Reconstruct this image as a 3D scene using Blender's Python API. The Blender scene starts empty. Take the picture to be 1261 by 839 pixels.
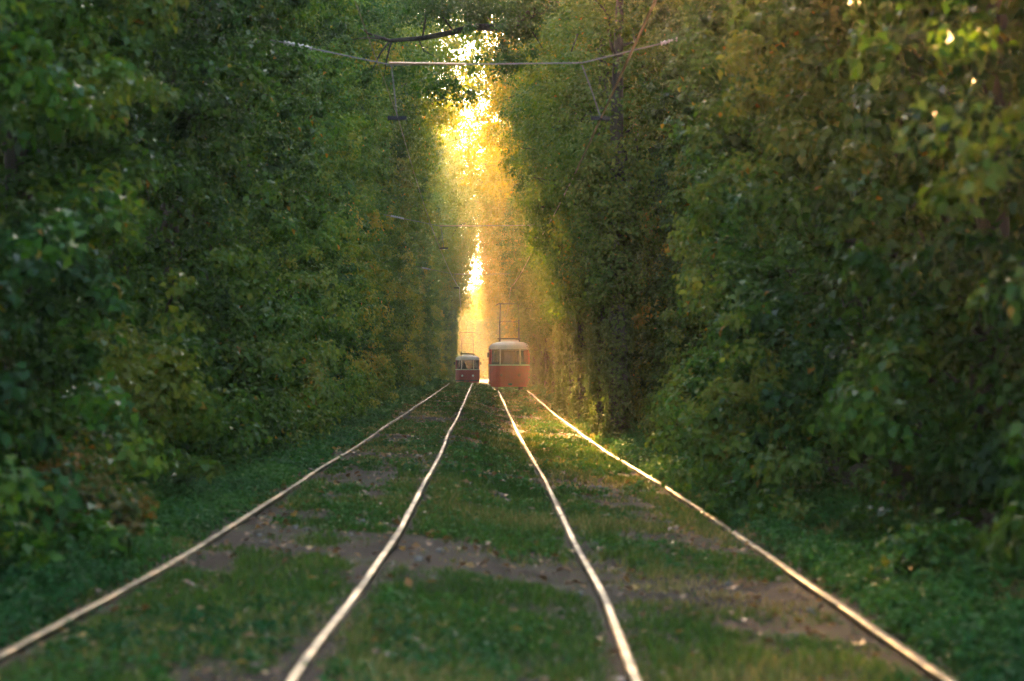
import bpy, math, random
import numpy as np

# ------------------------------------------------------------------ settings
SC = bpy.context.scene
COL = SC.collection
R = math.radians
rng = np.random.default_rng(11)
random.seed(11)

SUN_EL, SUN_AZ = 10.9, -2.75         # degrees; azimuth measured from +Y towards +X
SUN_W, SKY_W = 5.0, 0.11
EXPOSURE = 4.85
HAZE_DENSITY = 0.00040

cam_d = bpy.data.cameras.new("camera")
cam = bpy.data.objects.new("camera", cam_d)
COL.objects.link(cam)
SC.camera = cam
cam_d.sensor_width = 36.0
cam_d.lens = 85.0
cam_d.clip_start = 0.5
cam_d.clip_end = 3000
cam.location = (0, 0, 1.45)
cam.rotation_euler = (R(90) + 0.0089, 0, -0.0099)
cam_d.dof.use_dof = True
cam_d.dof.focus_distance = 120
cam_d.dof.aperture_fstop = 2.5

world = bpy.data.worlds.new("World")
SC.world = world
world.use_nodes = True
wn = world.node_tree
sky = wn.nodes.new("ShaderNodeTexSky")
sky.sky_type = 'NISHITA'
sky.sun_disc = False
sky.sun_elevation = R(SUN_EL)
sky.sun_rotation = R(SUN_AZ)
sky.dust_density = 1.2
sky.ozone_density = 0.2
sky.air_density = 0.6
bg = wn.nodes["Background"]
bg.inputs[1].default_value = SKY_W
wn.links.new(sky.outputs[0], bg.inputs[0])

sun_d = bpy.data.lights.new("sun", 'SUN')
sun_d.energy = SUN_W
sun_d.angle = R(0.5)
sun_d.color = (1.0, 0.53, 0.18)
sun = bpy.data.objects.new("sun", sun_d)
COL.objects.link(sun)
sun.rotation_euler = (R(SUN_EL - 90), 0, R(-SUN_AZ))   # lamp -Z points away from the sun

SC.view_settings.view_transform = 'Standard'
SC.view_settings.look = 'None'
SC.view_settings.gamma = 1
SC.view_settings.use_curve_mapping = False
SC.view_settings.exposure = EXPOSURE
cy = SC.cycles
cy.use_denoising = True
cy.max_bounces = 6
cy.diffuse_bounces = 3
cy.glossy_bounces = 2
cy.transmission_bounces = 3
cy.transparent_max_bounces = 6
cy.volume_bounces = 1
cy.sample_clamp_indirect = 4

# ------------------------------------------------------------------ helpers
def link(o):
    COL.objects.link(o)
    return o

def tag(o, label=None, cat=None, group=None, kind=None):
    if label: o["label"] = label
    if cat: o["category"] = cat
    if group: o["group"] = group
    if kind: o["kind"] = kind
    return o

def empty(name, loc=(0, 0, 0), rz=0.0, sc=(1, 1, 1)):
    o = bpy.data.objects.new(name, None)
    o.location = loc
    o.rotation_euler = (0, 0, rz)
    o.scale = sc
    o.empty_display_size = 0.3
    return link(o)

def mesh_obj(name, verts, faces, mat=None, parent=None, smooth=False):
    me = bpy.data.meshes.new(name)
    me.from_pydata([tuple(v) for v in verts], [], [tuple(f) for f in faces])
    me.update()
    if smooth:
        me.polygons.foreach_set("use_smooth", [True] * len(me.polygons))
    o = bpy.data.objects.new(name, me)
    if mat: me.materials.append(mat)
    link(o)
    if parent: o.parent = parent
    return o

def quad_mesh(name, V, tint=None, mat=None, parent=None):
    """V: (N,4,3) loose quads with one float 'tint' per face."""
    n = len(V)
    me = bpy.data.meshes.new(name)
    me.vertices.add(n * 4)
    me.vertices.foreach_set("co", np.ascontiguousarray(V, dtype=np.float32).ravel())
    me.loops.add(n * 4)
    me.loops.foreach_set("vertex_index", np.arange(n * 4, dtype=np.int32))
    me.polygons.add(n)
    me.polygons.foreach_set("loop_start", np.arange(0, n * 4, 4, dtype=np.int32))
    if tint is not None:
        a = me.attributes.new("tint", 'FLOAT', 'FACE')
        a.data.foreach_set("value", np.ascontiguousarray(tint, dtype=np.float32))
    me.update(calc_edges=True)
    o = bpy.data.objects.new(name, me)
    if mat: me.materials.append(mat)
    link(o)
    if parent: o.parent = parent
    return o

class MB:
    def __init__(s):
        s.v, s.f = [], []
    def add(s, verts, faces):
        k = len(s.v)
        s.v += [tuple(p) for p in verts]
        s.f += [tuple(i + k for i in f) for f in faces]
        return s
    def box(s, a, b):
        (x0, y0, z0), (x1, y1, z1) = a, b
        return s.add([(x0, y0, z0), (x1, y0, z0), (x1, y1, z0), (x0, y1, z0), (x0, y0, z1), (x1, y0, z1), (x1, y1, z1), (x0, y1, z1)],
                     [(0, 3, 2, 1), (4, 5, 6, 7), (0, 1, 5, 4), (1, 2, 6, 5), (2, 3, 7, 6), (3, 0, 4, 7)])
    def tube(s, pts, rad, n=8, cap=True):
        pts = np.array(pts, float)
        if np.isscalar(rad): rad = [rad] * len(pts)
        rings = []
        for i, p in enumerate(pts):
            t = pts[min(i + 1, len(pts) - 1)] - pts[max(i - 1, 0)]
            t = t / (np.linalg.norm(t) + 1e-9)
            ref = np.array((0, 0, 1.0)) if abs(t[2]) < 0.9 else np.array((1.0, 0, 0))
            u = np.cross(t, ref); u /= np.linalg.norm(u)
            w = np.cross(t, u)
            rings.append([p + rad[i] * (math.cos(2 * math.pi * k / n) * u + math.sin(2 * math.pi * k / n) * w) for k in range(n)])
        v = [q for r in rings for q in r]
        f = []
        for i in range(len(pts) - 1):
            for k in range(n):
                a, b = i * n + k, i * n + (k + 1) % n
                f.append((a, b, b + n, a + n))
        if cap:
            f.append(tuple(range(n))[::-1])
            f.append(tuple((len(pts) - 1) * n + k for k in range(n)))
        return s.add(v, f)
    def loft(s, rings, close=True, cap0=False, cap1=False):
        n = len(rings[0])
        v = [q for r in rings for q in r]
        f = []
        m = n if close else n - 1
        for i in range(len(rings) - 1):
            for k in range(m):
                a, b = i * n + k, i * n + (k + 1) % n
                f.append((a, b, b + n, a + n))
        if cap0: f.append(tuple(range(n))[::-1])
        if cap1: f.append(tuple((len(rings) - 1) * n + k for k in range(n)))
        return s.add(v, f)
    def build(s, name, mat=None, parent=None, smooth=False):
        return mesh_obj(name, s.v, s.f, mat, parent, smooth)

# ------------------------------------------------------------------ materials
def new_mat(name):
    m = bpy.data.materials.new(name)
    m.use_nodes = True
    nt = m.node_tree
    return m, nt, nt.nodes["Principled BSDF"], nt.nodes["Material Output"]

def N(nt, t, **kw):
    n = nt.nodes.new(t)
    for k, v in kw.items():
        setattr(n, k, v)
    return n

def ramp(nt, stops):
    r = N(nt, "ShaderNodeValToRGB")
    el = r.color_ramp.elements
    while len(el) < len(stops): el.new(0.5)
    for e, (p, c) in zip(el, stops):
        e.position = p
        e.color = (*c, 1)
    return r

def leaf_mat(name, stops, trans=0.38, rough=0.55, spec=0.22):
    m, nt, p, out = new_mat(name)
    at = N(nt, "ShaderNodeAttribute", attribute_name="tint")
    oi = N(nt, "ShaderNodeObjectInfo")
    mul = N(nt, "ShaderNodeMath", operation='MULTIPLY_ADD')
    mul.inputs[1].default_value = 0.22
    sub = N(nt, "ShaderNodeMath", operation='SUBTRACT')
    sub.inputs[1].default_value = 0.11
    nt.links.new(oi.outputs["Random"], mul.inputs[0])
    nt.links.new(at.outputs["Fac"], mul.inputs[2])
    nt.links.new(mul.outputs[0], sub.inputs[0])
    r = ramp(nt, stops)
    nt.links.new(sub.outputs[0], r.inputs[0])
    mix = N(nt, "ShaderNodeMixRGB", blend_type='MULTIPLY')
    mix.inputs[0].default_value = 1
    nt.links.new(r.outputs[0], mix.inputs[1])
    nt.links.new(oi.outputs["Color"], mix.inputs[2])
    p.inputs["Roughness"].default_value = rough
    p.inputs["Specular IOR Level"].default_value = spec
    nt.links.new(mix.outputs[0], p.inputs["Base Color"])
    tr = N(nt, "ShaderNodeBsdfTranslucent")
    hs = N(nt, "ShaderNodeHueSaturation")
    hs.inputs["Saturation"].default_value = 1.1
    hs.inputs["Value"].default_value = 1.6
    nt.links.new(mix.outputs[0], hs.inputs["Color"])
    nt.links.new(hs.outputs[0], tr.inputs[0])
    ms = N(nt, "ShaderNodeMixShader")
    ms.inputs[0].default_value = trans
    nt.links.new(p.outputs[0], ms.inputs[1])
    nt.links.new(tr.outputs[0], ms.inputs[2])
    nt.links.new(ms.outputs[0], out.inputs["Surface"])
    return m

GREEN = [(0.0, (0.016, 0.046, 0.010)), (0.35, (0.036, 0.090, 0.012)), (0.65, (0.075, 0.125, 0.016)), (0.86, (0.13, 0.145, 0.020)), (0.93, (0.20, 0.14, 0.02)), (1.0, (0.26, 0.12, 0.02))]
M_LEAF = leaf_mat("leaf", GREEN)
M_IVY = leaf_mat("ivy_leaf", [(0, (0.02, 0.05, 0.015)), (0.5, (0.05, 0.09, 0.02)), (0.9, (0.10, 0.12, 0.025)), (1, (0.2, 0.13, 0.02))])
M_WEED = leaf_mat("weed_leaf", [(0, (0.022, 0.068, 0.018)), (0.5, (0.045, 0.115, 0.022)), (0.9, (0.09, 0.15, 0.03)), (1, (0.16, 0.13, 0.03))], 0.35, 0.7, 0.1)
M_GRASS = leaf_mat("grass_blade", [(0, (0.022, 0.055, 0.009)), (0.5, (0.05, 0.092, 0.014)), (0.85, (0.12, 0.11, 0.03)), (1, (0.24, 0.18, 0.07))], 0.4)
M_ORANGE = leaf_mat("rusty_leaf", [(0, (0.05, 0.07, 0.015)), (0.4, (0.12, 0.09, 0.02)), (0.7, (0.28, 0.12, 0.03)), (1, (0.38, 0.13, 0.03))])
M_DEAD = leaf_mat("fallen_leaf", [(0, (0.09, 0.05, 0.025)), (0.6, (0.20, 0.10, 0.035)), (1, (0.42, 0.25, 0.08))], 0.2)

def bark_mat(name, c0, c1):
    m, nt, p, out = new_mat(name)
    tc = N(nt, "ShaderNodeTexCoord")
    mp = N(nt, "ShaderNodeMapping")
    mp.inputs["Scale"].default_value = (9, 9, 1.6)
    nz = N(nt, "ShaderNodeTexNoise")
    nz.inputs["Scale"].default_value = 1.5
    nz.inputs["Detail"].default_value = 6
    nt.links.new(tc.outputs["Object"], mp.inputs[0])
    nt.links.new(mp.outputs[0], nz.inputs[0])
    r = ramp(nt, [(0.3, c0), (0.7, c1)])
    nt.links.new(nz.outputs[0], r.inputs[0])
    nt.links.new(r.outputs[0], p.inputs["Base Color"])
    b = N(nt, "ShaderNodeBump")
    b.inputs["Strength"].default_value = 0.8
    b.inputs["Distance"].default_value = 0.03
    nt.links.new(nz.outputs[0], b.inputs["Height"])
    nt.links.new(b.outputs[0], p.inputs["Normal"])
    p.inputs["Roughness"].default_value = 0.9
    return m
M_BARK = bark_mat("bark", (0.016, 0.013, 0.009), (0.05, 0.042, 0.028))

def plain(name, c, rough=0.5, metal=0.0, var=0.25, scale=6.0, spec=0.5):
    m, nt, p, out = new_mat(name)
    tc = N(nt, "ShaderNodeTexCoord")
    nz = N(nt, "ShaderNodeTexNoise")
    nz.inputs["Scale"].default_value = scale
    nz.inputs["Detail"].default_value = 5
    nt.links.new(tc.outputs["Object"], nz.inputs[0])
    r = ramp(nt, [(0.25, tuple(k * (1 - var) for k in c)), (0.75, tuple(min(1, k * (1 + var)) for k in c))])
    nt.links.new(nz.outputs[0], r.inputs[0])
    nt.links.new(r.outputs[0], p.inputs["Base Color"])
    p.inputs["Roughness"].default_value = rough
    p.inputs["Metallic"].default_value = metal
    p.inputs["Specular IOR Level"].default_value = spec
    return m

def ground_mat():
    m, nt, p, out = new_mat("soil")
    tc = N(nt, "ShaderNodeTexCoord")
    n1 = N(nt, "ShaderNodeTexNoise"); n1.inputs["Scale"].default_value = 0.9; n1.inputs["Detail"].default_value = 8
    n2 = N(nt, "ShaderNodeTexNoise"); n2.inputs["Scale"].default_value = 14; n2.inputs["Detail"].default_value = 6
    nt.links.new(tc.outputs["Object"], n1.inputs[0])
    nt.links.new(tc.outputs["Object"], n2.inputs[0])
    r1 = ramp(nt, [(0.35, (0.018, 0.010, 0.005)), (0.5, (0.032, 0.019, 0.009)), (0.68, (0.035, 0.040, 0.015))])
    r2 = ramp(nt, [(0.3, (0.55, 0.55, 0.55)), (0.7, (1.25, 1.2, 1.15))])
    nt.links.new(n1.outputs[0], r1.inputs[0])
    nt.links.new(n2.outputs[0], r2.inputs[0])
    mx = N(nt, "ShaderNodeMixRGB", blend_type='MULTIPLY'); mx.inputs[0].default_value = 1
    nt.links.new(r1.outputs[0], mx.inputs[1]); nt.links.new(r2.outputs[0], mx.inputs[2])
    nt.links.new(mx.outputs[0], p.inputs["Base Color"])
    b = N(nt, "ShaderNodeBump"); b.inputs["Strength"].default_value = 1.0; b.inputs["Distance"].default_value = 0.05
    nt.links.new(n2.outputs[0], b.inputs["Height"]); nt.links.new(b.outputs[0], p.inputs["Normal"])
    p.inputs["Roughness"].default_value = 0.95
    p.inputs["Specular IOR Level"].default_value = 0.2
    return m

# ------------------------------------------------------------------ lie of the land
_cd = [0, 60, 86, 130, 162, 248, 320, 400, 500, 640, 900]
_cx = [0, -0.02, -0.08, -0.22, -0.30, -0.55, -1.0, -2.6, -7.5, -20, -60]
def curve(d): return np.interp(d, _cd, _cx)
_ld = [-50, 12, 15.4, 20, 27, 38, 50, 69, 110, 162, 185, 248, 400, 900]
_lz = [0, 0, -.01, 0, 0, 0, -.03, .01, .0, .03, -.18, -.95, -1.4, -1.4]
_rd = [-50, 11, 16, 22, 25, 30, 35, 46, 58, 86, 105, 126, 149, 170, 248, 400, 900]
_rz = [-.09, -.09, -.13, -.11, -.12, -.17, -.2, -.28, -.29, -.27, -.14, -.03, -.36, -.5, -.97, -1.4, -1.4]
def sstep(a, b, x):
    t = np.clip((x - a) / (b - a), 0, 1)
    return t * t * (3 - 2 * t)
def base_z(x, d):
    w = sstep(-0.7, 0.7, np.asarray(x) - curve(d))
    return np.interp(d, _ld, _lz) * (1 - w) + np.interp(d, _rd, _rz) * w
def ground_z(x, d):
    x = np.asarray(x, float); d = np.asarray(d, float)
    rel = x - curve(d)
    bump = 0.016 * np.sin(x * 2.1 + d * 0.7) * np.sin(d * 1.3 - x) + 0.014 * np.sin(d * 0.31 + 1) * np.sin(x * 1.1)
    side = 0.25 * sstep(2.6, 4.5, np.abs(rel + 0.3)) + 0.012 * np.clip(np.abs(rel) - 4.5, 0, 40)
    return base_z(x, d) - 0.042 + bump * sstep(5, 12, d + 5) + side

xs = np.unique(np.concatenate([np.linspace(-140, -6, 24), np.linspace(-6, 6, 61), np.linspace(6, 140, 24)]))
ys = np.unique(np.concatenate([np.linspace(-40, 8, 13), np.linspace(8, 60, 131), np.linspace(60, 260, 201), np.linspace(260, 880, 125)]))
X, Y = np.meshgrid(xs, ys)
Z = ground_z(X, Y)
nx, ny = len(xs), len(ys)
gv = np.stack([X, Y, Z], -1).reshape(-1, 3)
ii = (np.arange(ny - 1)[:, None] * nx + np.arange(nx - 1)[None, :]).ravel()
gf = np.stack([ii, ii + 1, ii + nx + 1, ii + nx], -1)
g = mesh_obj("ground", gv.tolist(), gf.tolist(), ground_mat(), smooth=True)
tag(g, kind="structure")

# ------------------------------------------------------------------ rails
def rail_mat():
    m, nt, p, out = new_mat("worn_steel_painted_glow")
    tc = N(nt, "ShaderNodeTexCoord")
    nz = N(nt, "ShaderNodeTexNoise"); nz.inputs["Scale"].default_value = 3.0; nz.inputs["Detail"].default_value = 8
    nl = N(nt, "ShaderNodeTexNoise"); nl.inputs["Scale"].default_value = 0.35; nl.inputs["Detail"].default_value = 3
    nt.links.new(tc.outputs["Object"], nz.inputs[0]); nt.links.new(tc.outputs["Object"], nl.inputs[0])
    mx = N(nt, "ShaderNodeMixRGB"); mx.inputs[0].default_value = 0.55
    nt.links.new(nz.outputs[0], mx.inputs[1]); nt.links.new(nl.outputs[0], mx.inputs[2])
    r = ramp(nt, [(0.38, (0.05, 0.04, 0.02)), (0.5, (0.13, 0.10, 0.05)), (0.64, (0.30, 0.165, 0.05))])  # dark stops are rust and dirt, the orange one a painted golden reflection
    nt.links.new(mx.outputs[0], r.inputs[0])
    nt.links.new(r.outputs[0], p.inputs["Base Color"])
    rr = ramp(nt, [(0.36, (0.75,) * 3), (0.62, (0.40,) * 3)])
    nt.links.new(mx.outputs[0], rr.inputs[0])
    nt.links.new(rr.outputs[0], p.inputs["Roughness"])
    p.inputs["Metallic"].default_value = 0.8
    return m
M_RAIL = rail_mat()
M_RUST = plain("rusty_web", (0.09, 0.05, 0.03), 0.85, 0.0, 0.4, 8)

_Lx_d = [-5, 12, 15.4, 20, 27, 38, 50, 69, 120, 162, 248]
_Lx = [-1.66, -1.66, -1.60, -1.53, -1.52, -1.52, -1.58, -1.58, -1.72, -1.83, -2.10]
_Rx_d = [-5, 11.7, 16, 22, 30, 46, 58, 86, 126, 149, 248]
_Rx = [1.47, 1.47, 1.54, 1.51, 1.55, 1.55, 1.50, 1.45, 1.29, 1.33, 1.05]
def track_x(side, d):
    d = np.asarray(d, float)
    if side < 0:
        v = np.interp(d, _Lx_d, _Lx)
        return np.where(d > 248, -2.10 + curve(d) - curve(248), v)
    v = np.interp(d, _Rx_d, _Rx)
    return np.where(d > 248, 1.05 + curve(d) - curve(248), v)

def smooth1(a, k):
    ker = np.hanning(k + 2)[1:-1]; ker /= ker.sum()
    return np.convolve(np.pad(a, k // 2, mode='edge'), ker, 'valid')[:len(a)]

def make_rail(side, io, label, ph):
    d = np.concatenate([np.arange(4, 60, 0.4), np.arange(60, 180, 0.8), np.arange(180, 420, 4.0)])
    x = smooth1(track_x(side, d), 9) + io * 0.762
    z = np.interp(d, _ld if side < 0 else _rd, _lz if side < 0 else _rz)
    z = smooth1(z, 9)
    x = x + 0.006 * np.sin(d / 3.3 + ph) + 0.002 * np.sin(d / 0.9 + 2 * ph)
    z = z + 0.004 * np.sin(d / 1.7 + ph * 1.7) + 0.009 * np.sin(d / 4.1 + ph)
    prof = [(-.026, -.018), (-.025, -.004), (-.019, 0), (.019, 0), (.025, -.004), (.026, -.018), (.023, -.036), (-.023, -.036)]
    rings = [[(xx + a, dd, zz + b) for a, b in prof] for xx, dd, zz in zip(x, d, z)]
    root = empty("rail", (float(x[0]), float(d[0]), float(z[0])))
    def rel(rs): return [[(a - x[0], b - d[0], c - z[0]) for a, b, c in r] for r in rs]
    MB().loft(rel(rings), True, True, True).build("rail_head", M_RAIL, root)
    web = [(-.010, -.038), (.010, -.038), (.010, -.17), (-.010, -.17)]
    MB().loft(rel([[(xx + a, dd, zz + b) for a, b in web] for xx, dd, zz in zip(x, d, z)]), True, True, True).build("web", M_RUST, root)
    tag(root, label, "rail", "tram rails in the grass")

make_rail(-1, -1, "dull steel rail beside the left hedge, outermost on the left", 0.3)
make_rail(-1, 1, "wavy brightly glinting rail running up to the smaller far tram's right side", 1.9)
make_rail(1, -1, "rail ending under the left side of the larger red tram", 3.7)
make_rail(1, 1, "rail along the ivy covered trunks, outermost on the right", 5.2)

# ------------------------------------------------------------------ foliage
def unit(v):
    return v / (np.linalg.norm(v, axis=-1, keepdims=True) + 1e-9)

def leaf_quads(P, nrm, tip, L, W, fold=0.18):
    """kite leaves: P base points, nrm normals, tip directions"""
    nrm = unit(nrm)
    tip = unit(tip - (tip * nrm).sum(-1, keepdims=True) * nrm)
    sd = np.cross(nrm, tip)
    L = L[:, None]; W = W[:, None]
    a = P
    b = P + tip * L * 0.42 + sd * W * 0.5 + nrm * L * fold
    c = P + tip * L - nrm * L * 0.1
    e = P + tip * L * 0.42 - sd * W * 0.5 + nrm * L * fold
    return np.stack([a, b, c, e], 1)

def clump_leaves(rg, C, rad, out, ctint, k, size, flat=0.62, aspect=0.68, jit=0.10, odd=0.006):
    """k leaves in every clump: C centres, rad radii, out outward directions"""
    n = len(C)
    off = rg.normal(size=(n, k, 3))
    off = unit(off) * (rg.random((n, k, 1)) ** 0.45)
    o2 = off * rad[:, None, None] * np.array([1, 1, flat])
    o2[..., 2] -= 0.35 * rad[:, None] * (off[..., 0] ** 2 + off[..., 1] ** 2)
    P = C[:, None, :] + o2
    nrm = 0.75 * unit(off) + 0.55 * np.array([0, 0, 1.0]) + 0.45 * out[:, None, :] + 0.45 * rg.normal(size=(n, k, 3))
    tip = 0.6 * off + np.array([0, 0, -0.55]) + 0.6 * rg.normal(size=(n, k, 3)) + 0.3 * out[:, None, :]
    L = size * rg.uniform(0.65, 1.25, n * k)
    t = np.repeat(ctint, k) + rg.normal(0, jit, n * k)
    t = np.clip(t, 0.02, 0.82)
    od = rg.random(n * k) < odd
    t[od] = rg.uniform(0.9, 1.0, od.sum())
    return leaf_quads(P.reshape(-1, 3), nrm.reshape(-1, 3), tip.reshape(-1, 3), L, L * aspect), t

class Wob:
    """smooth pseudo random field"""
    def __init__(s, rg, n=7):
        s.k = rg.normal(size=(n, 3)); s.p = rg.uniform(0, 6.28, n)
    def __call__(s, q, f):
        return np.sin((q * f) @ s.k.T + s.p).sum(-1) / math.sqrt(len(s.p) / 2)

def limbs(rg, mb, p0, p1, r0, r1, nseg=6, wig=0.15):
    t = np.linspace(0, 1, nseg)[:, None]
    pts = p0 + (p1 - p0) * t + rg.normal(0, wig, (nseg, 3)) * np.sin(t * math.pi)
    pts[:, 2] += 0.12 * np.linalg.norm(p1 - p0) * np.sin(t[:, 0] * math.pi)
    mb.tube(pts, np.linspace(r0, r1, nseg), 6)
    return pts

def wall_tree(seed, W=7.4, H=13.0, depth=2.3, lean=0.6, size=0.102, k=62, low=0.06, mat=None, mean=0.42):
    """a tree whose crown is a leafy curtain from the ground up; the tracks lie towards local +X"""
    rg = np.random.default_rng(seed)
    wob = Wob(rg)
    root = empty("leafy_tree")
    nf = int(W * H * 4.4)
    y = rg.uniform(-W / 2, W / 2, nf)
    z = low + (H - low) * np.where(rg.random(nf) < 0.12, rg.random(nf) * 0.16, rg.random(nf) ** 0.95)
    q = np.stack([np.full(nf, 0.0), y, z], -1)
    bul = 0.42 * wob(q, 0.55) + 0.26 * wob(q + 9, 1.5)
    nb = int(W * H * 0.50)
    by = rg.uniform(-W / 2, W / 2, nb); bz = rg.uniform(0.3, H, nb); br = rg.uniform(0.45, 1.4, nb); ba = rg.uniform(0.35, 1.35, nb)
    dz = z[:, None] - bz[None]
    dz = np.where(dz < 0, dz * 1.9, dz * 0.9)
    r2 = (((y[:, None] - by[None]) / br) ** 2 + (dz / br) ** 2)
    bough = (ba * np.clip(1 - r2, 0, 1)).max(1)
    bul = bul * 0.7 + bough - 0.55
    bul = np.where(bul > 0.05, 0.05 + 0.35 * (bul - 0.05), bul)
    edge = np.clip((np.abs(y) - W * 0.36) / (W * 0.14), 0, 1)
    dpt = rg.exponential(0.32, nf)
    x = depth + bul - 0.6 * edge ** 2 - dpt + lean * np.clip((z - 5) / 8, 0, 1.3) ** 1.5
    x += 0.45 * np.clip((1.6 - z) / 1.6, 0, 1)
    C = np.stack([x, y, z], -1)
    keep = wob(C + 20, 1.1) > -1.25
    C = C[keep]; nf = len(C)
    out = unit(np.stack([np.ones(nf), rg.normal(0, 0.5, nf), rg.normal(0.1, 0.3, nf)], -1))
    ct = mean + 0.13 * wob(C + 3, 0.7) + 0.12 * wob(C + 5, 1.9)
    ct = ct + 0.20 * (bough[keep] - 0.45)  # boughs tinted lighter and hollows darker: light and shade painted into the leaves
    rad = rg.uniform(0.10, 0.36, nf)
    V1, t1 = clump_leaves(rg, C, rad, out, ct, k, size)
    ni = int(W * H * 2.2)
    C2 = np.stack([rg.uniform(-1.6, depth - 1.2, ni), rg.uniform(-W / 2, W / 2, ni), rg.uniform(0.4, H + 0.6, ni)], -1)
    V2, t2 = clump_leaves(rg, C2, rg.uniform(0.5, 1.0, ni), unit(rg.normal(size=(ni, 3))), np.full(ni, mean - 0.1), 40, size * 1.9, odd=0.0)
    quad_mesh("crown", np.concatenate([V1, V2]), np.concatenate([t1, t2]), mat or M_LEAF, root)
    mb = MB()
    tp = np.array([[0, 0, -0.3], [0.05, 0.1, 2], [-0.05, 0.05, 5], [0.2, -0.1, 9], [0.5, 0, H - 0.5]])
    mb.tube(tp, [0.24, 0.19, 0.15, 0.10, 0.03], 8)
    for i in range(14):
        zz = rg.uniform(1.0, H - 2)
        p0 = np.array([np.interp(zz, tp[:, 2], tp[:, 0]), np.interp(zz, tp[:, 2], tp[:, 1]), zz])
        p1 = np.array([rg.uniform(0.3, depth - 0.9), rg.uniform(-W / 2.2, W / 2.2), zz + rg.uniform(0.2, 1.5)])
        limbs(rg, mb, p0, p1, 0.06, 0.012)
    mb.build("trunk", M_BARK, root, True)
    return root

def tall_tree(seed, H=19.0, lims=(0.35, 0.62, 1.0, 0.8, 0.3), reach=6.4, z0=7.0, size=0.14, mean=0.36, k=46, spread=4.6, n=520):
    """a forest tree behind the curtain whose crown reaches out over the tracks (local +X)"""
    rg = np.random.default_rng(seed)
    wob = Wob(rg)
    root = empty("overhanging_tree")
    C = []
    while len(C) < n:
        p = np.array([rg.uniform(-spread, reach), rg.uniform(-spread, spread), rg.uniform(z0, H)])
        u = (p[2] - z0) / (H - z0)
        lim = reach * np.interp(u, [0, 0.25, 0.55, 0.8, 1], lims)
        limb = spread * np.interp(u, [0, 0.3, 0.6, 1], [0.5, 1, 0.95, 0.4])
        rx = p[0] / (lim if p[0] > 0 else limb)
        ry = p[1] / limb
        rr = rx * rx + ry * ry
        if rr < 1 + 0.25 * wob(p[None], 0.6)[0] and wob(p[None] + 7, 0.9)[0] > -0.75:
            if rr > 0.3 or rg.random() < 0.45: C.append(p)
    C = np.array(C)
    out = unit(C - np.array([0.6, 0, (z0 + H) / 2]))
    ct = mean + 0.12 * wob(C, 0.5) + 0.06 * wob(C + 4, 1.5)
    V, t = clump_leaves(rg, C, rg.uniform(0.35, 0.95, n), out, ct, k, size)
    quad_mesh("crown", V, t, M_LEAF, root)
    mb = MB()
    tp = np.array([[0, 0, -0.4], [0.1, 0.05, 3], [0.15, -0.1, 7], [0.4, 0.1, 11], [0.7, 0, H - 2]])
    mb.tube(tp, [0.34, 0.27, 0.22, 0.14, 0.03], 9)
    for i in range(16):
        zz = rg.uniform(z0 - 1, H - 4)
        p0 = np.array([np.interp(zz, tp[:, 2], tp[:, 0]), np.interp(zz, tp[:, 2], tp[:, 1]), zz])
        p1 = C[rg.integers(n)]
        if p1[2] < zz: p1 = p1 + np.array([0, 0, zz - p1[2] + 0.6])
        limbs(rg, mb, p0, p1, 0.09, 0.015, 7, 0.25)
    mb.build("trunk", M_BARK, root, True)
    return root

def ivy_tree(seed, H=12.5, zc=4.8):
    rg = np.random.default_rng(seed)
    wob = Wob(rg)
    root = empty("ivy_clad_tree")
    n = 330
    z = rg.uniform(0.05, zc + 1.5, n)
    a = rg.uniform(0, 6.283, n)
    r = 0.30 + 0.10 * wob(np.stack([np.cos(a), np.sin(a), z], -1), 1.0) + 0.15 * np.clip((0.8 - z), 0, 1)
    C = np.stack([r * np.cos(a), r * np.sin(a), z], -1)
    out = unit(np.stack([np.cos(a), np.sin(a), np.zeros(n)], -1))
    V, t = clump_leaves(rg, C, rg.uniform(0.12, 0.26, n), out, 0.5 + 0.15 * wob(C, 1.2), 40, 0.085, flat=1.2)
    quad_mesh("ivy", V, t, M_IVY, root)
    m = 330
    u = rg.random(m)
    zz = zc - 1.6 + (H - zc + 1.6) * u
    rad = np.interp(u, [0, 0.25, 0.6, 1], [0.45, 1.2, 2.0, 1.2])
    aa = rg.uniform(0, 6.283, m)
    rr = rad * np.sqrt(rg.uniform(0.2, 1, m))
    C = np.stack([rr * np.cos(aa) * 0.8, rr * np.sin(aa) * 1.3, zz], -1)
    V, t = clump_leaves(rg, C, rg.uniform(0.25, 0.6, m), unit(C - np.array([0, 0, zc + 2])), 0.5 + 0.13 * wob(C, 0.7), 60, 0.10)
    quad_mesh("crown", V, t, M_LEAF, root)
    mb = MB()
    tp = np.array([[0, 0, -0.3], [0.02, 0.03, 2], [-0.03, 0.0, 5], [0.0, -0.05, 8], [0.1, 0, H - 0.6]])
    mb.tube(tp, [0.22, 0.19, 0.16, 0.12, 0.03], 8)
    for i in range(8):
        q0 = np.array([0, 0, rg.uniform(zc - 0.5, H - 3)])
        limbs(rg, mb, q0, C[rg.integers(m)] * np.array([1, 1, 0]) + np.array([0, 0, q0[2] + 1.2]), 0.05, 0.012)
    mb.build("trunk", M_BARK, root, True)
    return root

_proto_used = set()
def place(proto, loc, rz, sc, color, label, cat, group):
    """first use moves the prototype itself, then copies of it and of its parts"""
    if proto.name not in _proto_used:
        _proto_used.add(proto.name)
        o = proto; kids = list(o.children)
    else:
        o = proto.copy(); link(o)
        kids = []
        for ch in proto.children:
            c = ch.copy(); link(c); c.parent = o
            kids.append(c)
    o.location = loc; o.rotation_euler = (0, 0, rz); o.scale = sc
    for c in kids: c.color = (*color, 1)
    for key in ("label", "category", "group"):
        if key in o: del o[key]
    return tag(o, label, cat, group)

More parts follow.
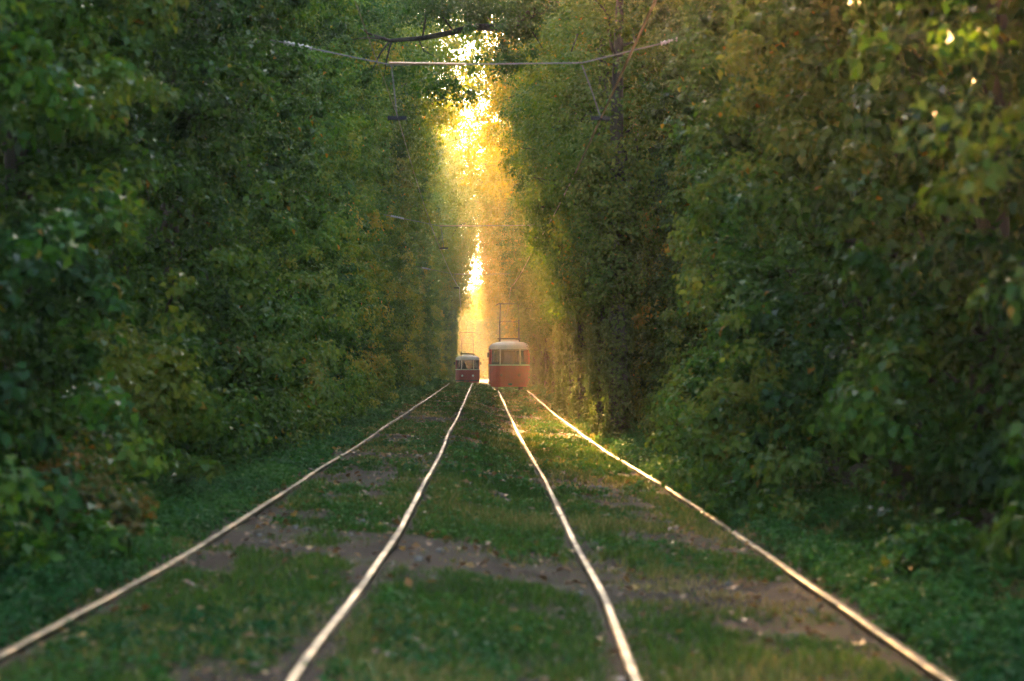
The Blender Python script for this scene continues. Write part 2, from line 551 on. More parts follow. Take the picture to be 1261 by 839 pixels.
WALL = [wall_tree(101 + i, W=7.2 + 0.5 * (i % 3), H=12.5 + (i % 3), lean=0.5 + 0.3 * (i % 2)) for i in range(5)]
TALL = [tall_tree(201 + i, H=18 + i, reach=6.2 + 0.4 * i) for i in range(3)]
AIRY = [tall_tree(251 + i, H=19 + 2 * i, reach=5.7 + 0.35 * i, lims=(0.8, 0.95, 1.0, 0.97, 0.7), z0=6.5, n=560, size=0.12, mean=0.6, k=66) for i in range(3)]
IVY = [ivy_tree(301 + i, H=12 + i) for i in range(3)]

LFACE, RFACE = -3.1, 2.6
def tree_z(x, d): return float(ground_z(x, d)) - 0.05

def ordinal(n):
    return ["first", "second", "third", "fourth", "fifth", "sixth", "seventh", "eighth", "ninth", "tenth", "eleventh", "twelfth", "thirteenth", "fourteenth",
            "fifteenth", "sixteenth", "seventeenth", "eighteenth", "nineteenth", "twentieth", "twenty-first", "twenty-second", "twenty-third", "twenty-fourth",
            "twenty-fifth", "twenty-sixth", "twenty-seventh", "twenty-eighth", "twenty-ninth", "thirtieth"][n]

def wall_positions():
    d, out = 10.0, []
    while d < 640:
        step = 6.0 if d < 110 else (9.0 if d < 260 else 18.0)
        out.append((d, step)); d += step
    return out

cntL = cntR = 0
for i, (d, step) in enumerate(wall_positions()):
    for s in (-1, 1):
        pr = WALL[(i * 2 + (s > 0) * 3 + i // 5) % 5]
        dd = d + rng.uniform(-1, 1)
        face = (LFACE if s < 0 else RFACE) + float(curve(dd))
        sc = rng.uniform(0.92, 1.1)
        syk = step / 6.0
        hz = rng.uniform(0.95, 1.15) * (1.0 if d < 110 else 1.12)
        setb = 0.0
        if s > 0: setb = float(np.interp(d, [30, 37, 46, 52, 64, 140, 165], [0, 0.6, 0.65, 0.65, 0.9, 0.9, 0.2]))
        if s < 0: setb = float(np.interp(d, [60, 100, 250, 300], [0, 0.55, 0.55, 0]))
        x = face + s * (2.3 * sc + setb) + s * rng.uniform(-0.15, 0.35)
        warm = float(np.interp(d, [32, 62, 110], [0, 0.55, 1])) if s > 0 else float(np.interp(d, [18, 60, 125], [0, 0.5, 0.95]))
        c = np.array([1, 1, 1.0]) * (1 - warm) + (np.array([3.0, 1.38, 0.45]) if s > 0 else np.array([2.5, 1.8, 0.95])) * warm  # golden light painted into leaf colour with distance, autumn gold on the right
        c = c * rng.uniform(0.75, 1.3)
        side = "left" if s < 0 else "right"
        if s < 0: cntL += 1
        else: cntR += 1
        k = cntL if s < 0 else cntR
        if d < 12:
            label = "leafy tree nearest the camera at the %s edge of the tracks" % side
        elif k - 2 < 28:
            look = "dark green" if d < 45 else ("olive green" if d < 110 else "hazy yellow green")
            label = "%s %s tree along the %s side of the tracks, counted from the front" % (ordinal(k - 2), look, side)
        else:
            label = "hazy golden tree far down the %s side beyond both trams" % side
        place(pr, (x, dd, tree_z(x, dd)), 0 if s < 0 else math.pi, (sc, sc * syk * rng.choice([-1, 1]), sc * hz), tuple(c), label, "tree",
              "trees of the %s green wall" % side)

# tall forest trees behind, reaching over the tracks in the near stretch
d = 6.0; i = 0
while d < 420:
    step = 8.0 if d < 58 else (6.2 if d < 134 else 15.0)
    for s in (-1, 1):
        dd = d + (s > 0) * 4 + rng.uniform(-1.2, 1.2)
        off = 8.4 if d < 48 else ((7.3 if d < 92 else 6.4) if d < 134 else ((8.6 if d < 182 else 7.7) if s < 0 and d < 232 else 6.3))
        x = s * off + float(curve(dd)) - 0.3 + s * rng.uniform(-0.3, 0.5)
        sc = rng.uniform(0.92, 1.08)
        place((AIRY if d >= 134 else TALL)[(i + (s > 0)) % 3], (x, dd, tree_z(x, dd)), (0 if s < 0 else math.pi) + rng.uniform(-0.25, 0.25), (sc, sc * max(1.0, step / 8.0), sc * ((1.2 if 94 < d < 134 else 1.0) if d < 225 else 1.5)),
              tuple((np.array([1, 1, 1.0]) if d < 70 else np.array([3.0, 1.4, 0.45] if s > 0 else [2.2, 1.45, 0.6])) * rng.uniform(0.8, 1.15)), ("%s tall forest tree behind the %s green wall, counted from the front" % (ordinal(min(i, 29)), "left" if s < 0 else "right")), "tree",  # farther crowns tinted warm: golden light painted in, autumn brown on the right
              "tall trees behind the %s green wall" % ("left" if s < 0 else "right"))
    d += step; i += 1

# trees standing where the line bends away, closing the far end of the tunnel
for i, (xo, d) in enumerate([(-2.0, 470), (2.5, 480), (5.5, 500), (-5.5, 490), (0.5, 520), (8, 520), (-1.5, 545), (4, 560), (-7, 540)]):
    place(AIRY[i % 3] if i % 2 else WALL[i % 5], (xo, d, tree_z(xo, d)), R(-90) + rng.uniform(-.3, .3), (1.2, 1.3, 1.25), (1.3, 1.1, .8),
          "pale hazy tree closing the far end of the tunnel beyond both trams", "tree", "hazy trees at the far end of the tunnel")

# thin trees whose boughs hang into the golden gap
WISP = [tall_tree(271 + i, H=22 + 2 * i, reach=7.6 + 0.5 * i, lims=(0.5, 0.9, 1.0, 1.0, 0.8), z0=8.5, n=360, size=0.105, mean=0.66, k=76, spread=3.6) for i in range(2)]
for i, (sd, d, lb) in enumerate([(1, 138, "thin tree on the right whose yellow boughs hang above the larger tram"), (1, 97, "slender golden tree on the right closing the top of the gap"), (1, 112, "golden tree on the right arching its crown over both tracks"),
                             (1, 153, "thin golden tree on the right just behind the larger tram, its crown filling the gap"), (1, 165, "golden tree on the right between the two trams, its crown filling the gap"),
                             (1, 176, "thin yellow tree on the right behind the larger tram, reaching over the tracks"),
                             (-1, 205, "thin yellow tree on the left just before the smaller tram"),
                             (1, 232, "thin hazy tree on the right opposite the smaller tram"), (1, 285, "tall hazy tree on the right beyond the smaller tram"), (-1, 262, "tall hazy tree on the left just beyond the smaller tram"), (1, 335, "very tall pale tree far behind the larger tram"), (-1, 360, "very tall pale tree far behind the smaller tram")]):
    x = sd * (4.9 if d < 130 else (5.3 if d in (153, 165) else 6.2)) + float(curve(d))
    place(WISP[i % 2], (x, d, tree_z(x, d)), (0 if sd < 0 else math.pi) + rng.uniform(-.2, .2), (1, 1.2, 1.0 if d < 220 else 1.5), (2.3, 1.5, 0.5), lb, "tree", "thin trees hanging into the golden gap")  # yellow tint paints sunlight shining through the leaves

# trunks wrapped in ivy along the right track
for i, d in enumerate([52, 58, 63.5, 70, 77, 85, 94, 104, 116, 129, 143, 158, 175]):
    x = (2.85 if d < 90 else 3.1) + float(curve(d)) + rng.uniform(-0.1, 0.15)
    sc = rng.uniform(0.9, 1.12)
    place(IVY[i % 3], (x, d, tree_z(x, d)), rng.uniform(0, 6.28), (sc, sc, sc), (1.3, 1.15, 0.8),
          "%s straight trunk wrapped in ivy beside the outer right rail, counted from the camera" % ordinal(i), "tree", "ivy clad trunks by the right track")

# dense wood beyond both green walls
for s in (-1, 1):
    rg = np.random.default_rng(70 + s)
    n = 30000
    dd = rg.uniform(-35, 640, n)
    C = np.stack([s * (11.5 + rg.uniform(0, 6, n)) + curve(dd), dd, rg.uniform(0.3, 19, n)], -1)
    V, t = clump_leaves(rg, C, rg.uniform(0.8, 1.6, n), unit(rg.normal(size=(n, 3))), np.full(n, 0.3), 8, 0.75)
    o = quad_mesh("forest", V, t, M_LEAF)
    tag(o, "dark woodland beyond the %s wall of trees" % ("left" if s < 0 else "right"), "woodland", None, "stuff")


# ------------------------------------------------------------------ rust coloured shrub at the foot of the left wall
def shrub(loc, r, h, mat, label, seed, mean=0.5):
    rg = np.random.default_rng(seed)
    root = empty("shrub", loc)
    n = 70
    o = unit(rg.normal(size=(n, 3))); o[:, 2] = np.abs(o[:, 2])
    C = o * np.array([r, r * 1.3, h]) * rg.uniform(0.55, 1, (n, 1))
    V, t = clump_leaves(rg, C, rg.uniform(0.1, 0.24, n), o, mean + rg.normal(0, 0.16, n), 34, 0.075)
    quad_mesh("leaves", V, t, mat, root)
    mb = MB()
    for i in range(12):
        limbs(rg, mb, np.array([0, 0, -0.1]), C[rg.integers(n)], 0.015, 0.004, 5, 0.03)
    mb.build("stems", M_BARK, root, True)
    return tag(root, label, "shrub")
shrub((-3.1, 18.6, tree_z(-3.1, 18.6)), 0.5, 0.95, M_ORANGE, "low shrub with rusty orange leaves at the foot of the left green wall", 5, 0.34)
shrub((3.0, 16.2, tree_z(3.0, 16.2)), 0.4, 0.55, M_LEAF, "small dark green bush at the lower right foot of the hedge", 6, 0.35)

# ------------------------------------------------------------------ grass, weeds, fallen leaves
def rail_clear(x, d):
    m = np.full(x.shape, 9.0)
    for sd in (-1, 1):
        for io in (-1, 1):
            m = np.minimum(m, np.abs(x - (track_x(sd, d) + io * 0.762)))
    return m
_w = Wob(np.random.default_rng(5), 9)
def cover(x, d):
    """how much grows at a place, 0 bare soil .. 1 lush"""
    q = np.stack([x, d * 0.55, np.zeros_like(x)], -1)
    f = 0.68 + 0.20 * _w(q, 1.0) + 0.24 * _w(q + 11, 2.7) + 0.26 * _w(q * 2.2 + 5, 3.3)
    bare = np.exp(-((d - 31) / 7.0) ** 2)
    f -= 0.3 * (1 - 0.75 * sstep(0.2, 1.2, x)) * bare * sstep(2.6, 1.8, np.abs(x + 0.1))
    f -= 0.55 * np.exp(-((d - 18.5) / 1.6) ** 2) * np.exp(-(x / 0.7) ** 2)
    f -= 0.45 * np.exp(-((d - 22.0) / 5.0) ** 2) * np.exp(-((x - 1.7) / 0.35) ** 2)
    f -= 0.5 * np.exp(-((d - 75) / 25.0) ** 2) * np.exp(-((x + 1.5) / 0.35) ** 2)
    f += 0.6 * sstep(2.3, 2.9, np.abs(x + 0.1))
    return f
def blades(rg, n, d0, d1, h, w, dens_pow):
    u = rg.random(n)
    d = d0 * (d1 / d0) ** u if dens_pow else d0 + (d1 - d0) * u
    x = rg.uniform(-4.4, 3.9, n) + curve(d)
    f = cover(x, d)
    cl = rail_clear(x, d)
    k = (rg.random(n) < np.clip(f * 1.3, 0.02, 1)) & (cl > 0.055)
    x, d, f, cl = x[k], d[k], f[k], cl[k]
    n = len(x)
    H = h * rg.uniform(0.45, 1.35, n) * np.clip(0.45 + 0.6 * f, 0.3, 1.2) * np.where(cl < 0.14, 0.5, 1.0)
    W = w * rg.uniform(0.7, 1.3, n)
    if dens_pow:
        H = H * np.clip(0.8 + 0.2 * d / d0, 1, 1.4); W = W * (d / d0) ** 0.75
    z = ground_z(x, d) - 0.01
    a = rg.uniform(0, 6.283, n)
    sx, sy = np.cos(a) * W * 0.5, np.sin(a) * W * 0.5
    b = rg.uniform(0, 6.283, n); ln = H * rg.uniform(0.1, 0.9, n)
    tx, ty = np.cos(b) * ln, np.sin(b) * ln
    A = np.stack([x - sx, d - sy, z], -1); B = np.stack([x + sx, d + sy, z], -1)
    Cc = np.stack([x + tx + sx * 0.25, d + ty + sy * 0.25, z + H], -1); D = np.stack([x + tx - sx * 0.25, d + ty - sy * 0.25, z + H], -1)
    t = np.clip(0.5 + 0.20 * _w(np.stack([x, d * 0.6, 0 * x], -1) + 3, 1.6) + rg.normal(0, 0.18, n) + 0.25 * np.clip(0.45 - f, 0, 0.5), 0, 0.95)
    return np.stack([A, B, Cc, D], 1), t
rg = np.random.default_rng(21)
G = [blades(rg, 330000, 8, 60, 0.052, 0.009, True), blades(rg, 170000, 60, 260, 0.060, 0.03, True)]
o = quad_mesh("grass", np.concatenate([a for a, _ in G]), np.concatenate([b for _, b in G]), M_GRASS)
tag(o, "short grass growing between and beside the rails", "grass", None, "stuff")

def weeds():
    rg = np.random.default_rng(31)
    Vs, ts = [], []
    n = 20000
    d = 9 * (200 / 9.0) ** rg.random(n)
    zone = rg.random(n)
    x = np.where(zone < 0.50, rg.uniform(-4.3, -2.35, n), np.where(zone < 0.76, rg.uniform(2.35, 3.6, n), rg.uniform(-2.2, 2.2, n))) + curve(d)
    q = np.stack([x, d * 0.6, 0 * x], -1)
    f = _w(q + 31, 1.3)
    edge = np.abs(x + 0.1) > 2.3
    bare = cover(x, d) < 0.35
    k = np.where(edge, f > -1.0, (f > 0.1) & ~bare) & (rail_clear(x, d) > 0.16 + np.clip((d - 40) / 40, 0, 1) * 0.34)
    x, d = x[k], d[k]
    n = len(x)
    far = (d / 12.0) ** 0.35
    inner = np.abs(x + 0.1) < 2.3
    rad = rg.uniform(0.07, 0.19, n) * far * np.where(inner, 0.8, 1.0)
    hgt = np.where(np.abs(x + 0.1) > 2.4, rg.uniform(0.06, 0.24, n), rg.uniform(0.02, 0.06, n))
    C = np.stack([x, d, ground_z(x, d) + hgt * 0.7], -1)
    for lo, hi, size in ((0, 30, 0.048), (30, 80, 0.075), (80, 300, 0.13)):
        m = (d >= lo) & (d < hi)
        if m.sum() == 0: continue
        V, t = clump_leaves(rg, C[m], rad[m], np.tile(np.array([0, 0, 1.0]), (m.sum(), 1)), 0.42 + 0.16 * _w(C[m], 0.8), 26, size, flat=0.55, aspect=0.8, odd=0.006)
        Vs.append(V); ts.append(t)
    o = quad_mesh("weeds", np.concatenate(Vs), np.concatenate(ts), M_WEED)
    tag(o, "broad leaved weeds spilling over the edges of the tracks", "ground cover", None, "stuff")
weeds()

def litter():
    rg = np.random.default_rng(41)
    n = 6500
    d = 9 * (120 / 9.0) ** rg.random(n)
    x = rg.uniform(-3.6, 3.2, n) + curve(d)
    k = (rail_clear(x, d) > 0.07) & (rg.random(n) < np.where(cover(x, d) < 0.4, 1.0, 0.35))
    x, d = x[k], d[k]; n = len(x)
    P = np.stack([x, d, ground_z(x, d) + rg.uniform(0.01, 0.05, n)], -1)
    nr = np.array([0, 0, 1.0]) + rg.normal(0, 0.35, (n, 3))
    L = rg.uniform(0.04, 0.10, n) * np.clip((d / 20) ** 0.3, 0.8, 1.6)
    o = quad_mesh("fallen_leaves", leaf_quads(P, nr, rg.normal(size=(n, 3)), L, L * 0.7, 0.12), np.clip(rg.normal(0.4, 0.3, n), 0, 1), M_DEAD)
    tag(o, "brown and yellow fallen leaves on the bare soil", "fallen leaves", None, "stuff")
litter()

def stones():
    rg = np.random.default_rng(43)
    mb = MB()
    for _ in range(260):
        d = 9.5 * (46 / 9.5) ** rg.random()
        x = rg.uniform(-2.6, 2.6)
        if rail_clear(np.array([x]), np.array([d]))[0] < 0.1 or cover(np.array([x]), np.array([d]))[0] > 0.5: continue
        r = rg.uniform(0.012, 0.045)
        z = float(ground_z(x, d)) + r * 0.2
        rings = []
        for e in (-0.9, -0.35, 0.35, 0.9):
            rr = r * math.sqrt(1 - e * e)
            rings.append([(x + rr * math.cos(a) * rg.uniform(0.8, 1.25), d + rr * math.sin(a) * rg.uniform(0.8, 1.25), z + e * r * 0.7) for a in np.linspace(0, 6.283, 8)[:-1]])
        mb.loft(rings, True, True, True)
    o = mb.build("gravel", plain("stone", (0.13, 0.11, 0.08), 0.9, 0, 0.4, 30))
    tag(o, "scattered small stones on the bare ground between the rails", "gravel", None, "stuff")
stones()

# ------------------------------------------------------------------ trams
M_RED = plain("tram_red_paint", (0.52, 0.010, 0.005), 0.35, 0, 0.15, 3)
M_MAROON = plain("tram_dark_red_paint", (0.28, 0.010, 0.010), 0.35, 0, 0.15, 3)
M_CREAM = plain("tram_cream_paint", (0.62, 0.52, 0.34), 0.45, 0, 0.12, 3)
M_DARK = plain("dark_metal", (0.03, 0.03, 0.03), 0.6, 0.2, 0.3, 8)
M_RUBBER = plain("black_rubber", (0.015, 0.015, 0.015), 0.8)
M_SEAT = plain("brown_seat", (0.10, 0.05, 0.03), 0.7)
M_WIRE = plain("copper_wire", (0.45, 0.26, 0.12), 0.38, 0.85, 0.2, 2)
M_STEEL = plain("weathered_steel", (0.20, 0.18, 0.15), 0.65, 0.4, 0.2, 5)
M_CERAMIC = plain("pale_insulator", (0.40, 0.38, 0.33), 0.4)
M_LAMP = plain("headlamp_glass", (0.75, 0.73, 0.68), 0.15)
def glass_mat():
    m, nt, p, out = new_mat("tram_glass")
    nt.nodes.remove(p)
    tr = N(nt, "ShaderNodeBsdfTransparent"); tr.inputs[0].default_value = (0.42, 0.38, 0.33, 1)
    gl = N(nt, "ShaderNodeBsdfGlossy"); gl.inputs["Roughness"].default_value = 0.06
    df = N(nt, "ShaderNodeBsdfDiffuse"); df.inputs[0].default_value = (0.5, 0.5, 0.5, 1)
    fr = N(nt, "ShaderNodeFresnel"); fr.inputs[0].default_value = 1.5
    m1 = N(nt, "ShaderNodeMixShader"); m2 = N(nt, "ShaderNodeMixShader")
    m1.inputs[0].default_value = 0.05
    nt.links.new(tr.outputs[0], m1.inputs[1]); nt.links.new(df.outputs[0], m1.inputs[2])
    nt.links.new(fr.outputs[0], m2.inputs[0]); nt.links.new(m1.outputs[0], m2.inputs[1]); nt.links.new(gl.outputs[0], m2.inputs[2])
    nt.links.new(m2.outputs[0], out.inputs["Surface"])
    return m
M_GLASS = glass_mat()

TL, TW, TD = 14.0, 1.25, 0.75       # tram length, half width, depth of the rounded ends
def tram_ring(z, w=TW, inset=0.0, lean=0.0):
    """closed outline at height z; front towards -Y, origin at the front"""
    fx = sorted(set([-1, -.985, -.95, -.90, -.86, -.70, -.53, -.48, -.25, 0, .25, .48, .53, .70, .86, .90, .95, .985, 1]))
    pts = []
    ww = w - inset
    for u in fx: pts.append((u * ww, inset + lean + TD * abs(u) ** 3.4 * (ww / TW), z))
    side = []
    yy = TD + 0.25 + lean
    nwin = 8
    pit = (TL - 2 * TD - 0.5) / nwin
    sy = []
    for k in range(nwin): sy += [TD + 0.25 + k * pit + 0.07, TD + 0.25 + (k + 1) * pit - 0.07]
    for y in sy: pts.append((ww, y, z))
    for u in reversed(fx): pts.append((u * ww, TL - inset - lean - TD * abs(u) ** 3.4 * (ww / TW), z))
    for y in reversed(sy): pts.append((-ww, y, z))
    return pts

def make_tram(name, red, front):
    root = empty(name)
    nf = 19; ns = 16
    prof = [(0.30, 1.14), (0.36, 1.20), (0.62, 1.235), (0.64, 1.25), (1.0, 1.25), (1.60, 1.25)]
    MB().loft([tram_ring(z, w) for z, w in prof], True, True, False).build("body", red, root)
    MB().loft([tram_ring(1.60, 1.25), tram_ring(1.60, 1.268), tram_ring(1.68, 1.268), tram_ring(1.68, 1.21, 0, 0.01)], True).build("belt_trim", M_CREAM, root)
    # window band: pillars as solid pieces, glass between them
    o0, o1 = tram_ring(1.68, 1.245), tram_ring(2.62, 1.225, 0, 0.12)
    i0, i1 = tram_ring(1.68, 1.245, 0.06), tram_ring(2.62, 1.225, 0.06, 0.12)
    g0, g1 = tram_ring(1.68, 1.245, 0.025), tram_ring(2.62, 1.225, 0.025, 0.12)
    n = len(o0)
    kinds = []
    for k in range(n):
        a, b = o0[k], o0[(k + 1) % n]
        ya, yb = a[1], b[1]
        xm = (a[0] + b[0]) / 2 / 1.245
        if k < nf - 1 or (nf + ns <= k < 2 * nf + ns - 1):
            u = abs(xm)
            kinds.append(('wc' if u < 0.48 else 'p' if u < 0.53 else ('wl' if xm < 0 else 'wr') if u < 0.95 else 'p') + ('f' if k < nf else 'b'))
        elif nf <= k < nf + ns - 1: kinds.append('ws%d' % k if (k - nf) % 2 == 0 else 'p')
        elif 2 * nf + ns <= k < n - 1: kinds.append('ws%d' % k if (k - 2 * nf - ns) % 2 == 0 else 'p')
        else: kinds.append('p')
    pil, runs = None, {}
    k0 = next(k for k in range(n) if kinds[k][0] == 'p' and kinds[k - 1][0] != 'p')
    def pmat(m): return M_CREAM if max(abs(p[0]) for p in m.v) < 0.8 else red
    for j in range(n):
        k = (k0 + j) % n
        q = (k + 1) % n
        if kinds[k][0] == 'p':
            if pil is None: pil = MB()
            pil.add([o0[k], o0[q], o1[q], o1[k], i0[k], i0[q], i1[q], i1[k]], [(0, 1, 2, 3), (5, 4, 7, 6), (0, 3, 7, 4), (1, 5, 6, 2)])
        else:
            if pil: pil.build("window_pillar", pmat(pil), root); pil = None
            runs.setdefault(kinds[k], []).append(k)
    if pil: pil.build("window_pillar", pmat(pil), root)
    for key, ks in runs.items():
        mb = MB()
        for k in ks:
            q = (k + 1) % n
            mb.add([g0[k], g0[q], g1[q], g1[k]], [(0, 1, 2, 3)])
        mb.build("windscreen" if key.startswith('wc') else "window", M_GLASS, root)
    # cream roof with header
    rp = [(2.62, 1.235, .11), (2.72, 1.24, .12), (2.80, 1.23, .15), (2.90, 1.17, .22), (2.99, 1.03, .36), (3.06, 0.80, .62), (3.10, 0.45, 1.0)]
    MB().loft([tram_ring(2.62, 1.16, 0, 0.12)] + [tram_ring(z, w, 0, l) for z, w, l in rp], True, False, True).build("roof", M_CREAM, root, False)
    MB().loft([tram_ring(2.615, 1.16, 0, 0.13)], True).box((-1.1, 1.0, 2.59), (1.1, 13.0, 2.61)).build("ceiling_panel", M_CREAM, root)
    MB().box((-1.18, 0.9, 0.72), (1.18, 13.1, 0.78)).build("floor_panel", M_DARK, root)
    for k in range(6):
        for sx in (-1, 1):
            y = 2.4 + k * 1.75
            sm = MB().box((sx * 0.45 if sx > 0 else -1.02, y, 1.15), (1.02 if sx > 0 else -0.45, y + 0.45, 1.22))
            sm.box((sx * 0.45 if sx > 0 else -1.02, y + 0.46, 1.15), (1.02 if sx > 0 else -0.45, y + 0.53, 1.85))
            sm.build("seat", M_SEAT, root)
    if front:
        MB().tube([(-.30, 1.2, .8), (-.30, 1.2, 1.4)], .24, 10).tube([(-.30, 1.25, 1.38), (-.30, 1.25, 1.95), (-.30, 1.22, 2.12), (-.30, 1.2, 2.35)], [.27, .26, .13, .10], 10).build("driver_seat", M_DARK, root)
    for x in (-.38, .38):
        MB().tube([(x, 4.0, .8), (x, 4.0, 2.58)], .02, 6).build("grab_pole", M_STEEL, root)
    # front details
    for sx in (-1, 1):
        yf = TD * (0.55 / 1.25) ** 3.4
        lampz = 1.02
        hb = MB().tube([(sx * .55, yf + .05, lampz), (sx * .55, yf - .035, lampz)], .115, 14).build("headlight_rim" if front else "tail_light_rim", M_CREAM if front else red, root, False)
        MB().tube([(sx * .55, yf - .034, lampz), (sx * .55, yf - .05, lampz)], [.09, .07], 14).build("headlight" if front else "tail_light", M_LAMP if front else M_MAROON, root)
        MB().tube([(sx * 1.2, .55, 2.3), (sx * 1.36, .42, 2.36)], .015, 6).box((sx * 1.36 - .06, .38, 2.12), (sx * 1.36 + .06, .42, 2.42)).build("wing_mirror", M_DARK, root)
    MB().loft([tram_ring(0.46, 1.255), tram_ring(0.46, 1.285), tram_ring(0.58, 1.285), tram_ring(0.58, 1.25)], True).build("bumper", M_DARK if front else red, root)
    MB().box((-.12, -.28, .40), (.12, .06, .52)).tube([(0, -.25, .46), (0, -.40, .46)], .07, 8).build("coupler", M_DARK, root)
    MB().box((-.30, .17, 2.655), (.30, .24, 2.78)).build("destination_box", M_DARK, root)
    # bogies
    for yb in (3.6, 10.4):
        bm = MB().box((-.95, yb - 1.2, .30), (.95, yb + 1.2, .62))
        bo = bm.build("bogie", M_DARK, root)
        for yw in (yb - .95, yb + .95):
            for sx in (-1, 1):
                MB().tube([(sx * .70, yw, .33), (sx * .83, yw, .33)], .33, 18).build("wheel", M_RUST, bo)
    # roof gear
    MB().box((-.55, 1.3, 3.07), (.55, 2.2, 3.19)).box((-.42, 5.6, 3.10), (.42, 8.6, 3.26)).build("roof_box", M_CREAM, root)
    pan = MB().box((-.75, 2.6, 3.27), (.75, 2.68, 3.33)).box((-.75, 4.1, 3.27), (.75, 4.18, 3.33))
    for sx in (-.6, .6):
        pan.tube([(sx, 2.65, 3.12), (sx, 2.65, 3.3)], .06, 8).tube([(sx, 4.14, 3.12), (sx, 4.14, 3.3)], .06, 8)
    pb = pan.build("pantograph_base", M_DARK, root)
    arm = MB()
    for sx in (-.6, .6):
        arm.tube([(sx, 2.65, 3.32), (sx, 2.05, 4.35), (sx * .93, 3.35, 5.46)], .035, 6)
        arm.tube([(sx, 4.14, 3.32), (sx, 4.75, 4.35), (sx * .93, 3.45, 5.46)], .03, 6)
    arm.tube([(-.6, 2.05, 4.35), (.6, 2.05, 4.35)], .018, 6)
    arm.build("pantograph_arm", M_DARK, pb)
    MB().tube([(-.85, 3.4, 5.40), (-.68, 3.4, 5.50), (.68, 3.4, 5.50), (.85, 3.4, 5.40)], .035, 6).build("contact_shoe", M_DARK, pb)
    return root

def seat_tram(root, x, d, zr, rz, label):
    root.location = (x, d, zr); root.rotation_euler = (0, 0, rz)
    tag(root, label, "tram", "vintage trams on the tracks")
seat_tram(make_tram("tram", M_RED, False), 1.36, 149, -0.38, R(0.35), "larger nearer red tram with cream roof running away on the right track")
seat_tram(make_tram("tram", M_MAROON, True), -2.10, 248, -0.97, R(0.5), "smaller distant dark red tram with two headlights on the left track")

# ------------------------------------------------------------------ overhead line
def hang(p, q, sag, n=14):
    p = np.array(p, float); q = np.array(q, float)
    t = np.linspace(0, 1, n)[:, None]
    r = p + (q - p) * t
    r[:, 2] -= sag * 4 * t[:, 0] * (1 - t[:, 0])
    return r
SUP = [-6, 41, 88, 135, 182, 229, 276, 323]
def contact(side, label):
    pts = []
    off = {41: 1.92, 88: 1.66, 135: 1.25, 182: 1.45, 229: 1.0, 276: 1.1, 323: .6, -6: 1.92} if side > 0 else {41: -1.53, 88: -1.75, 135: -1.6, 182: -2.05, 229: -1.9, 276: -2.4, 323: -2.6, -6: -1.53}
    for a, b in zip(SUP[:-1], SUP[1:]):
        za = 5.6 + 0.75 * float(base_z(side * 1.5, max(a, 12)))
        zb = 5.6 + 0.75 * float(base_z(side * 1.5, max(b, 12)))
        if a < 140: za = 5.6
        if b < 140: zb = 5.6
        r = hang((off[a], a, za), (off[b], b, zb), 0.16 if a > 0 else 0.0)
        pts += list(r[:-1])
    o = MB().tube(pts, [(0.016 if side > 0 else 0.005) if p[1] < 60 else 0.011 for p in pts], 6).build("contact_wire", M_WIRE)
    tag(o, label, "overhead wire", "contact wires over the tracks")
contact(-1, "overhead contact wire above the left track")
contact(1, "glinting copper contact wire above the right track running out at the top")

def span(d, zoff, label, full=True):
    xo = float(curve(d))
    root = empty("span_wire", (xo, d, 0))
    A = [(-6.2, 0, 7.55 + zoff), (-4.2, 0, 7.02 + zoff), (-1.63, 0, 6.49 + zoff), (1.61, 0, 6.53 + zoff), (3.36, 0, 6.96 + zoff), (6.0, 0, 7.7 + zoff)]
    MB().tube(A, 0.013, 6).build("wire", M_STEEL, root)
    MB().tube([(-1.66, -.03, 6.52 + zoff), (-.36, -.03, 6.50 + zoff)], .019, 8).build("cross_tube", M_WIRE, root)  # copper colour stands in for orange light on this stretch
    for p, q in (((-3.45, -.0, 6.87), (-2.98, 0, 6.77)), ((2.95, 0, 6.86), (3.36, 0, 6.965))):
        p = np.array(p) + (0, 0, zoff); q = np.array(q) + (0, 0, zoff)
        t = np.linspace(0, 1, 13)[:, None]
        MB().tube(p + (q - p) * t, [0.018 if k % 2 else 0.042 for k in range(13)], 8).build("insulator", M_CERAMIC, root)
    for x0, x1, z1 in ((-1.63, -1.53, 5.62), (1.61, 1.92, 5.62)):
        h = MB().tube([(x0, 0, 6.49 + zoff), (x0 + (x1 - x0) * .5, 0, 6.08 + zoff * .5), (x1, 0, z1)], .012, 6).build("hanger", M_STEEL, root)
        MB().box((x1 - .16, -.05, z1 - .06), (x1 + .16, .05, z1 + .0)).build("clamp", M_RUBBER, h)
    tag(root, label, "span wire", "span wires carrying the contact wires")
span(41, 0, "nearest span wire across the tracks, with pale insulators below the dark branch")
span(88, -0.1, "second span wire across the tracks, lower and behind the first one")
span(135, -0.15, "third span wire, a thin line in the golden gap above the trams")

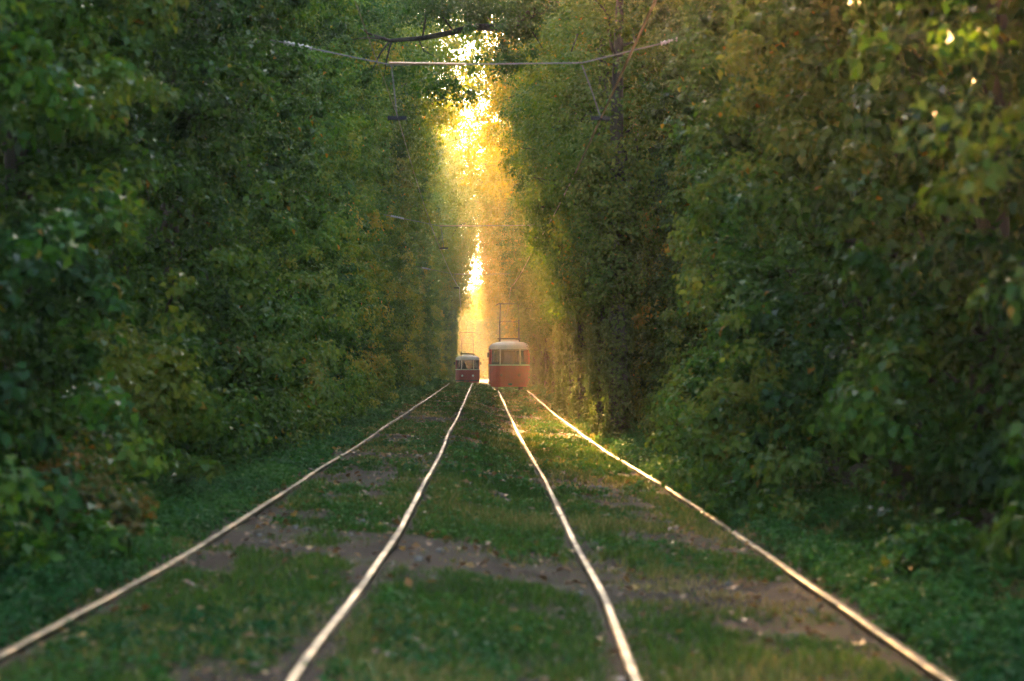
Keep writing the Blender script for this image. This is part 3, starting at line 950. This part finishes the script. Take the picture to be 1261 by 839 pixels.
# ------------------------------------------------------------------ tree with the long bare limb over the tracks
def limb_tree():
    rg = np.random.default_rng(77)
    d0 = 58.0; k = 2977.0 / d0
    def w(px, py, dy=0.0): return np.array([(px - 601) / k, dy, 1.45 + (446 - py) / k])
    base = np.array([5.4, d0, tree_z(5.4, d0)])
    root = empty("overhanging_tree", base)
    def L(p): return np.array(p) - np.array([base[0], 0, base[2]])
    mb = MB()
    mb.tube([(0, 0, -.3), (-.1, .1, 3), (-.2, 0, 7), (-.5, .1, 10), (-.4, 0, 13), (-.2, .2, 16)], [.30, .25, .21, .17, .10, .03], 9)
    mb.build("trunk", M_BARK, root, True)
    main = [L((4.95, 0, 10.2)), L(w(720, -22)), L(w(690, 0)), L(w(660, 14)), L(w(622, 34)), L(w(580, 33)), L(w(556, 40)), L(w(520, 47)), L(w(480, 50)), L(w(455, 42)), L(w(440, 33))]
    lb = MB().tube(main, [.15, .135, .125, .115, .10, .08, .07, .06, .045, .025, .012], 8)
    tw = [[(480, 50), (468, 66), (458, 90), (446, 118)], [(482, 50), (476, 75), (470, 104)], [(520, 47), (524, 25), (522, 2)], [(515, 48), (522, 62), (535, 72)],
          [(620, 35), (600, 20), (585, 2)], [(560, 40), (545, 22), (548, 0)], [(712, 40), (704, 62), (698, 80)], [(470, 47), (450, 48), (430, 52)], [(640, 26), (655, 40), (668, 60)]]
    for pl in tw:
        lb.tube([L(w(px, py, rg.uniform(-.3, .3) * j)) for j, (px, py) in enumerate(pl)], np.linspace(.028, .008, len(pl)), 5)
    lb.build("bare_limb", M_BARK, root, True)
    C = []
    for px, py, n, s in ((660, -10, 60, 30), (585, 8, 26, 20), (522, 2, 20, 20), (440, 20, 34, 30), (720, 0, 60, 40), (548, 0, 20, 18), (500, 90, 10, 16), (780, -20, 60, 40), (455, 95, 10, 10), (640, 38, 20, 14), (400, 0, 40, 40), (625, 72, 22, 13), (548, 105, 16, 16), (560, 8, 44, 24), (640, 15, 44, 24), (600, 0, 36, 22)):
        for _ in range(n):
            C.append(L(w(px + rg.normal(0, s), py + rg.normal(0, s * .55), rg.normal(0, 1.0))))
    C = np.array(C)
    V, t = clump_leaves(rg, C, rg.uniform(.18, .42, len(C)), unit(rg.normal(size=(len(C), 3))), np.full(len(C), .42), 40, .10)
    quad_mesh("crown", V, t, M_LEAF, root)
    tag(root, "tree on the right stretching a long dark bare limb across the tracks", "tree")
limb_tree()

# ------------------------------------------------------------------ air
def haze():
    m = bpy.data.materials.new("haze_air"); m.use_nodes = True
    nt = m.node_tree; nt.nodes.clear()
    out = nt.nodes.new("ShaderNodeOutputMaterial")
    v = nt.nodes.new("ShaderNodeVolumePrincipled")
    v.inputs["Color"].default_value = (1.0, 0.88, 0.66, 1)
    v.inputs["Density"].default_value = HAZE_DENSITY
    v.inputs["Anisotropy"].default_value = 0.5
    nt.links.new(v.outputs[0], out.inputs["Volume"])
    b = MB().box((-145, -45, -4.5), (145, 890, 34))
    o = b.build("haze", m)
    tag(o, kind="stuff")
haze()
